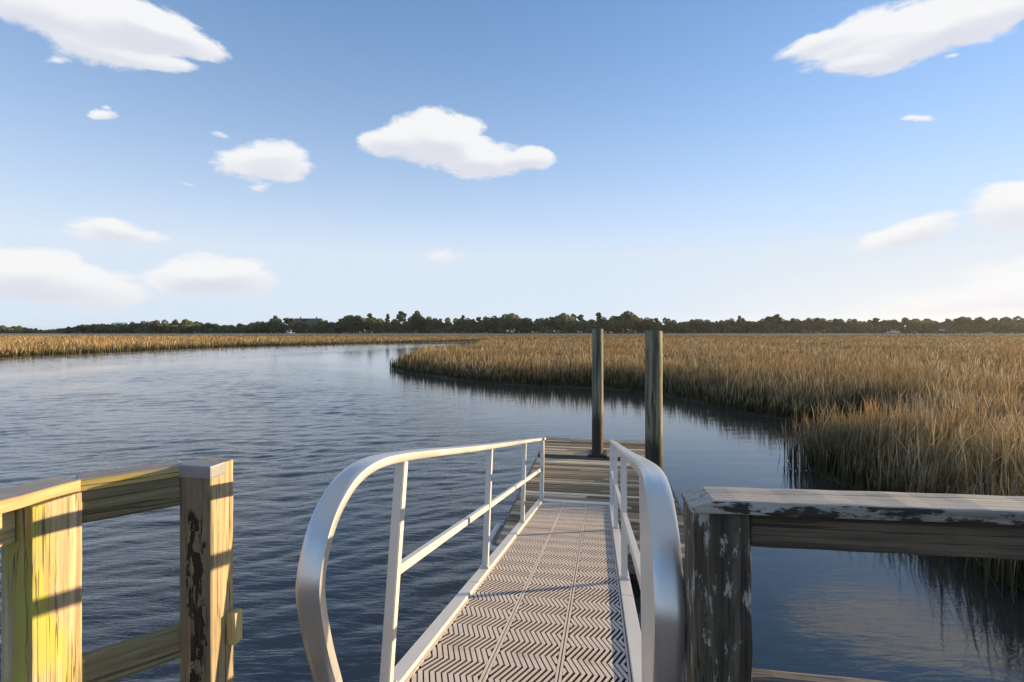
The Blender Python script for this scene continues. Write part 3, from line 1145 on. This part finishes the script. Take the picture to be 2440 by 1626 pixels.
# fixed pier the camera stands on
pier = empty('pier', (0, 0, 0), (0, 0, -TH))
tag(pier, 'fixed plank pier head at the top of the gangway', 'pier')
bm = bmesh.new()
y = -3.0
while y < 1.38:
    box(bm, (-.3, y + .069, DECKZ - .02), (2.1, .134, .038))
    box(bm, (-1.72, y + .069, DECKZ - .02), (.72, .134, .038))
    y += .14
mesh_obj('deck_boards', bm, M_pierdeck, pier)
bm = bmesh.new()
for x in (-1.2, -.3, .6):
    box(bm, (x, -.8, DECKZ - .14), (.06, 4.3, .2))
mesh_obj('joists', bm, M_darkrail, pier)
for x in (-1.0, .5):
    for yy in (-2.6, -.4):
        bm = bmesh.new()
        bmesh.ops.create_cone(bm, cap_ends=True, segments=16, radius1=.13, radius2=.12, depth=3.6)
        mesh_obj('pile', bm, M_pile, pier, (x, yy, -.25))


# ------------------------------------------------------------------ far treeline
def leaf_cloud(lobes, n, size, seed, flat=.6):
    r = np.random.default_rng(seed)
    vol = np.array([l[3] * l[4] for l in lobes])
    pick = r.choice(len(lobes), n, p=vol / vol.sum())
    L = np.array(lobes)[pick]
    d = r.normal(0, 1, (n, 3))
    d /= np.linalg.norm(d, axis=1)[:, None]
    rad = r.uniform(.45, 1.0, n) ** .5
    c = L[:, :3] + d * rad[:, None] * np.stack([L[:, 3], L[:, 3], L[:, 4]], 1)
    s = size * r.uniform(.5, 1.3, n)
    u = r.normal(0, 1, (n, 3))
    u /= np.linalg.norm(u, axis=1)[:, None]
    w = np.cross(u, r.normal(0, 1, (n, 3)))
    w /= np.linalg.norm(w, axis=1)[:, None]
    V = np.zeros((n, 4, 3))
    V[:, 0] = c - u * s[:, None]
    V[:, 1] = c - w * s[:, None] * .55
    V[:, 2] = c + u * s[:, None]
    V[:, 3] = c + w * s[:, None] * .55
    return V.reshape(-1, 3)


def quads_mesh(name, V, mat):
    n = len(V) // 4
    return np_mesh(name, V, np.arange(n * 4), np.arange(n) * 4, np.full(n, 4), mat)


def trunk_mesh(h, r, limbs, seed):
    rr = random.Random(seed)
    bm = bmesh.new()

    def limb(p, q, r0, r1):
        d = (q - p).normalized()
        s = d.orthogonal().normalized()
        t = d.cross(s)
        A, B = [], []
        for k in range(6):
            a = k * math.pi / 3
            o = s * math.cos(a) + t * math.sin(a)
            A.append(bm.verts.new(p + o * r0))
            B.append(bm.verts.new(q + o * r1))
        for k in range(6):
            bm.faces.new((A[k], A[(k + 1) % 6], B[(k + 1) % 6], B[k]))
    top = Vector((rr.uniform(-.4, .4), rr.uniform(-.4, .4), h))
    limb(Vector((0, 0, -.5)), top, r, r * .45)
    for q in limbs:
        t = rr.uniform(.55, .95)
        limb(top * t, Vector(q), r * .4, r * .12)
    me = bpy.data.meshes.new('trunk')
    bm.to_mesh(me)
    bm.free()
    me.materials.append(M_bark)
    return me


# unit trees are 10 m high; the copies are scaled
def oak(seed):
    r = random.Random(seed)
    lobes = [(0, 0, 5.2, 3.6, 3.4)]
    for k in range(9):
        a = r.uniform(0, 6.28)
        d = r.uniform(1.2, 3.6)
        lobes.append((d * math.cos(a), d * math.sin(a), r.uniform(3.6, 8.0 - .5 * d), r.uniform(1.3, 2.2), r.uniform(1.1, 1.9)))
    lobes.append((r.uniform(-.8, .8), 0, 8.2, 1.7, 1.6))
    return quads_mesh('crown', leaf_cloud(lobes, 2600, .5, seed), M_oak), trunk_mesh(5.5, .32, [(l[0], l[1], l[2]) for l in lobes[1:6]], seed)


def pine(seed):
    r = random.Random(seed)
    lobes = []
    for k in range(8):
        a = r.uniform(0, 6.28)
        z = 5.4 + k * .52
        d = r.uniform(.5, 2.2) * (1.15 - k * .07)
        lobes.append((d * math.cos(a), d * math.sin(a), z, r.uniform(1.0, 1.7), r.uniform(.45, .8)))
    lobes.append((0, 0, 9.3, 1.3, .8))
    return quads_mesh('crown', leaf_cloud(lobes, 1300, .42, seed + 50), M_pine), trunk_mesh(9.0, .2, [(l[0], l[1], l[2]) for l in lobes[:6]], seed)


def bushy(seed):
    r = random.Random(seed)
    lobes = []
    for k in range(8):
        a = r.uniform(0, 6.28)
        d = r.uniform(.4, 3.0)
        lobes.append((d * math.cos(a), d * math.sin(a), r.uniform(2.0, 7.6), r.uniform(1.6, 2.5), r.uniform(1.4, 2.2)))
    return quads_mesh('crown', leaf_cloud(lobes, 2400, .5, seed + 90), M_oak), trunk_mesh(4.0, .25, [(l[0], l[1], l[2]) for l in lobes[:4]], seed)


PROTO = {'oak': [oak(s) for s in (1, 2, 3, 4)], 'pine': [pine(s) for s in (5, 6, 7)], 'bushy': [bushy(s) for s in (8, 9, 10)]}
PROFILE = [(-150, 772), (0, 775), (60, 777), (100, 787), (130, 783), (160, 780), (190, 775), (225, 770), (300, 769), (370, 763), (400, 767), (440, 761), (480, 765), (520, 771), (600, 769), (640, 760), (690, 760), (760, 762), (790, 764), (830, 752), (860, 755),
           (900, 756), (940, 760), (1020, 755), (1050, 760), (1105, 755), (1140, 758), (1190, 750), (1215, 747), (1240, 750), (1270, 756), (1310, 758), (1340, 747), (1370, 749), (1400, 756), (1450, 754), (1490, 744), (1520, 752), (1580, 760), (1620, 760), (1700, 761),
           (1830, 757), (1920, 758), (2000, 758), (2070, 763), (2100, 758), (2200, 760), (2300, 757), (2440, 756), (2700, 757)]
SHORE_Y = 452.0
GROUND_Z = 1.9


def prof_y(x):
    for (x0, y0), (x1, y1) in zip(PROFILE[:-1], PROFILE[1:]):
        if x0 <= x <= x1:
            return y0 + (y1 - y0) * (x - x0) / (x1 - x0)
    return 760


def tree(kind, px, top, Y, label, group, wide=1.0, name=None, k=None):
    x = (px - HX) / FPX * Y
    h = (HY - top) / FPX * Y + CAMZ - GROUND_Z
    s = h / 10.0 / (.97 if kind != 'bushy' else .93)
    crown, trunk = PROTO[kind][random.randrange(len(PROTO[kind])) if k is None else k]
    root = empty(name or {'oak': 'live_oak', 'pine': 'pine_tree', 'bushy': 'bushy_tree'}[kind], (x, Y, GROUND_Z), (0, 0, random.uniform(0, 6.28)))
    root.scale = (s * wide, s * wide, s)
    tag(root, label, 'tree', group)
    link(bpy.data.objects.new('crown', crown), root)
    link(bpy.data.objects.new('trunk', trunk), root)
    return root


NAMED = [
    ('pine', 462, 744, .8, 'tall umbrella pine with open layered crown left of the tallest dark pine'), ('pine', 0, 0, 0, ''),
]
SPECIAL = [
    ('pine', 955, 744, .95, 'umbrella pine with open layered crown left of the tallest round headed pine'),
    ('oak', 995, 741, .75, 'tallest round headed tree left of the creek mouth beside the open umbrella pine'),
    ('pine', 882, 749, .8, 'thin pine with flat tuft right of the big rounded oak by the tan house'),
    ('pine', 924, 750, .55, 'small thin pine between two umbrella pines above the left marsh'),
    ('oak', 838, 751, 1.1, 'broad rounded oak just right of the tan house with two chimneys'),
    ('pine', 655, 754, .7, 'tall leafy pine just left of the tan house with two chimneys'),
    ('pine', 1103, 753, .6, 'slender pine with flat top above the creek bend'),
    ('oak', 1216, 747, 1.3, 'wide domed oak above the golden marsh left of the pilings'),
    ('oak', 1342, 746, 1.0, 'second domed oak between the wide oak and the left piling'),
    ('pine', 1427, 747, .75, 'pine with isolated flat tuft just above the left piling'),
    ('oak', 1492, 742, 1.35, 'tallest broad oak between the tops of the two pilings'),
    ('pine', 1762, 754, .6, 'small round topped pine right of the thick piling'),
    ('pine', 1852, 751, 1.0, 'flat layered pine left of the grey gabled house'),
    ('oak', 372, 763, 1.1, 'rounded oak rising above the left marsh right of the pale roofed house'),
    ('oak', 445, 761, 1.2, 'wide lumpy oak on the left between two houses'),
]
for kind, px, top, wd, lab in SPECIAL:
    tree(kind, px, top, SHORE_Y + random.uniform(-3, 6), lab, None, wd)


def section(px):
    if px < 620:
        return ('dark rounded evergreen tree in the low wood behind the left marsh', 'trees behind the left marsh')
    if px < 1150:
        return ('dark green tree in the wood behind the far bank at the bend of the creek', 'trees behind the creek bend')
    if px < 1600:
        return ('dark green tree in the tall wood behind the two pilings', 'trees behind the pilings')
    return ('olive green tree in the wood along the right horizon', 'trees along the right horizon')


px = -120.0
while px < 2580:
    top = prof_y(px) + abs(random.gauss(0, 3.2)) - 1
    kind = random.choices(['oak', 'bushy', 'pine'], [.5, .35, .15])[0]
    lab, grp = section(px)
    tree(kind, px, top, SHORE_Y + random.uniform(0, 30), lab, grp, random.uniform(.95, 1.35) * (1.25 if top > 768 else 1))
    px += random.uniform(10, 15)

# undergrowth and the depth of the wood as one mass
n = 80000
r = np.random.default_rng(5)
ux_ = r.uniform(-180, 2640, n)
pr = np.interp(ux_, [p[0] for p in PROFILE], [p[1] for p in PROFILE])
Yv = SHORE_Y + r.uniform(2, 50, n)
hmax = np.clip(((HY - pr) / FPX * Yv + CAMZ - GROUND_Z) * .66, 3.0, 13)
V = np.zeros((n, 4, 3))
c = np.stack([(ux_ - HX) / FPX * Yv, Yv, GROUND_Z + r.uniform(0, 1, n) ** .8 * hmax * (.8 + .2 * np.sin(ux_ * .11))], 1)
d1 = r.normal(0, 1, (n, 3))
d1 /= np.linalg.norm(d1, axis=1)[:, None]
d2 = np.cross(d1, r.normal(0, 1, (n, 3)))
d2 /= np.linalg.norm(d2, axis=1)[:, None]
sz = r.uniform(.5, 1.3, n)[:, None]
V[:, 0], V[:, 1], V[:, 2], V[:, 3] = c - d1 * sz, c - d2 * sz * .6, c + d1 * sz, c + d2 * sz * .6
tag(link(bpy.data.objects.new('undergrowth', quads_mesh('undergrowth', V.reshape(-1, 3), M_oak))), 'dense dark undergrowth filling the far wood under the trees', 'undergrowth', kind='stuff')


# ------------------------------------------------------------------ houses at the shore
def house(px, top, Y, w, d, eave, wall, roof, label, chimneys=0, yaw=0.0, nwin=4):
    x = (px - HX) / FPX * Y
    H = (HY - top) / FPX * Y + CAMZ - GROUND_Z
    root = empty('house', (x, Y, GROUND_Z), (0, 0, yaw))
    tag(root, label, 'house')
    bm = bmesh.new()
    box(bm, (0, 0, eave / 2), (w, d, eave))
    g = [bm.verts.new((sx * w / 2, y, eave)) for sx in (-1, 1) for y in (-d / 2, d / 2)] + [bm.verts.new((sx * w / 2, 0, H - .35)) for sx in (-1, 1)]
    bm.faces.new((g[0], g[1], g[4]))
    bm.faces.new((g[2], g[5], g[3]))
    mesh_obj('wall', bm, wall, root)
    bm = bmesh.new()
    sl = math.atan2(H - eave, d / 2)
    L = math.hypot(H - eave, d / 2) + .5
    for s in (-1, 1):
        rot = Matrix.Rotation(-s * sl, 3, 'X')
        box(bm, (0, s * (d / 4 + .1), (H + eave) / 2 - .1), (w + .8, L, .25), rot=rot)
    rf = mesh_obj('roof', bm, roof, root)
    for k in range(chimneys):
        bm = bmesh.new()
        cx = (-.3 + .6 * k) * w if chimneys > 1 else .2 * w
        box(bm, (cx, .3, H), (1.0, .9, 3.0))
        box(bm, (cx, .3, H + 1.45), (1.2, 1.1, .2))
        mesh_obj('chimney', bm, roof, rf)
    for k in range(nwin):
        wx = -w / 2 + w * (k + .5) / nwin
        bm = bmesh.new()
        for a, b, c_, e in ((-.65, 0, .12, 1.8), (.65, 0, .12, 1.8)):
            box(bm, (wx + a, -d / 2 - .03, eave * .6), (c_, .1, e))
        box(bm, (wx, -d / 2 - .03, eave * .6 + .96), (1.42, .1, .12))
        box(bm, (wx, -d / 2 - .03, eave * .6 - .96), (1.42, .1, .12))
        wf = mesh_obj('window', bm, M_white, root)
        bm = bmesh.new()
        box(bm, (wx, -d / 2 - .02, eave * .6), (1.2, .04, 1.8))
        mesh_obj('pane', bm, M_glass, wf)
    return root


house(735, 759.5, 472, 25, 12, 9.5, M_wall, M_roof, 'wide tan house with brown roof and two chimneys behind the far marsh', 2, 0, 7)
house(287, 769, 474, 9, 8, 8.0, M_wall, M_white, 'small house with pale roof showing above the trees at left', 0, 0, 3)
house(1920, 768, 456, 6, 8, 4.0, M_dim, M_dim, 'dim grey gabled house in front of the right wood', 0, R(90), 2)


# ------------------------------------------------------------------ boats and small docks far away
def boat(px, py, Y, L, hullm, topm, label, canopy=True, yaw=0.0):
    x = (px - HX) / FPX * Y
    z = CAMZ - (py - HY) / FPX * Y
    root = empty('motor_boat', (x, Y, z), (0, 0, yaw))
    tag(root, label, 'boat')
    bm = bmesh.new()
    st = []
    for t, bw, dz in ((0, 1.0, 0), (.4, 1.05, .05), (.75, .8, .18), (1, .06, .4)):
        xx = (t - .5) * L
        st.append([bm.verts.new((xx, s * bw, hz)) for s, hz in ((-1, .85 + dz), (-.55, 0), (.55, 0), (1, .85 + dz))])
    for a, b in zip(st[:-1], st[1:]):
        for k in range(3):
            bm.faces.new((a[k], a[k + 1], b[k + 1], b[k]))
        bm.faces.new((a[3], a[0], b[0], b[3]))
    bm.faces.new(st[0])
    bm.faces.new(st[-1][::-1])
    bmesh.ops.recalc_face_normals(bm, faces=bm.faces[:])
    mesh_obj('hull', bm, hullm, root)
    if canopy:
        bm = bmesh.new()
        box(bm, (-.2, 0, 1.15), (L * .3, 1.0, .6))
        mesh_obj('console', bm, M_white, root)
        bm = bmesh.new()
        box(bm, (-.2, 0, 2.45), (L * .42, 1.7, .12))
        for sx in (-1, 1):
            for sy in (-1, 1):
                box(bm, (-.2 + sx * L * .18, sy * .7, 1.62), (.07, .07, 1.6))
        mesh_obj('canopy', bm, topm, root)
    return root


def far_dock(px0, px1, py, Y, label, mat, rail=False):
    x0, x1 = (px0 - HX) / FPX * Y, (px1 - HX) / FPX * Y
    z = CAMZ - (py - HY) / FPX * Y
    root = empty('boat_dock', ((x0 + x1) / 2, Y, 0))
    tag(root, label, 'dock')
    L = x1 - x0
    bm = bmesh.new()
    box(bm, (0, 0, z - .12), (L, 1.8, .24))
    mesh_obj('deck', bm, mat, root)
    for k in range(int(L / 5) + 1):
        bm = bmesh.new()
        box(bm, (-L / 2 + .3 + k * (L - .6) / max(1, int(L / 5)), -.7, (z + .7) / 2 - .2), (.28, .28, z + .7 + .4))
        mesh_obj('post', bm, M_bark, root)
    return root


far_dock(532, 760, 800, 330, 'long low brown dock running out across the left marsh', M_bark)
boat(690, 797, 333, 7, M_white, M_white, 'white motor boat moored by the long brown dock at left')
far_dock(2080, 2310, 794.5, 330, 'low grey dock carrying the white boat on the right horizon', M_pierdeck)
boat(2130, 794, 325, 8, M_white, M_white, 'white boat with white canopy at the left end of the right dock')
boat(2245, 791, 340, 9, M_blue, M_blue, 'blue covered boat behind the low grey dock at right')
boat(2352, 796, 320, 7, M_greywall, M_greywall, 'low grey open boat nearest the right edge', False)



# ------------------------------------------------------------------ thin sunlit air over the marsh
def haze():
    m = bpy.data.materials.new('haze')
    m.use_nodes = True
    nt = m.node_tree
    nt.nodes.remove(nt.nodes['Principled BSDF'])
    v = nt.nodes.new('ShaderNodeVolumePrincipled')
    v.inputs['Color'].default_value = (.92, .94, .97, 1)
    v.inputs['Density'].default_value = .00005
    v.inputs['Anisotropy'].default_value = .5
    nt.links.new(v.outputs[0], nt.nodes['Material Output'].inputs['Volume'])
    bm = bmesh.new()
    box(bm, (0, 2400, 14.5), (8600, 5500, 36))
    o = mesh_obj('haze', bm, m)
    tag(o, 'thin pale air over the marsh', 'haze', kind='stuff')


haze()
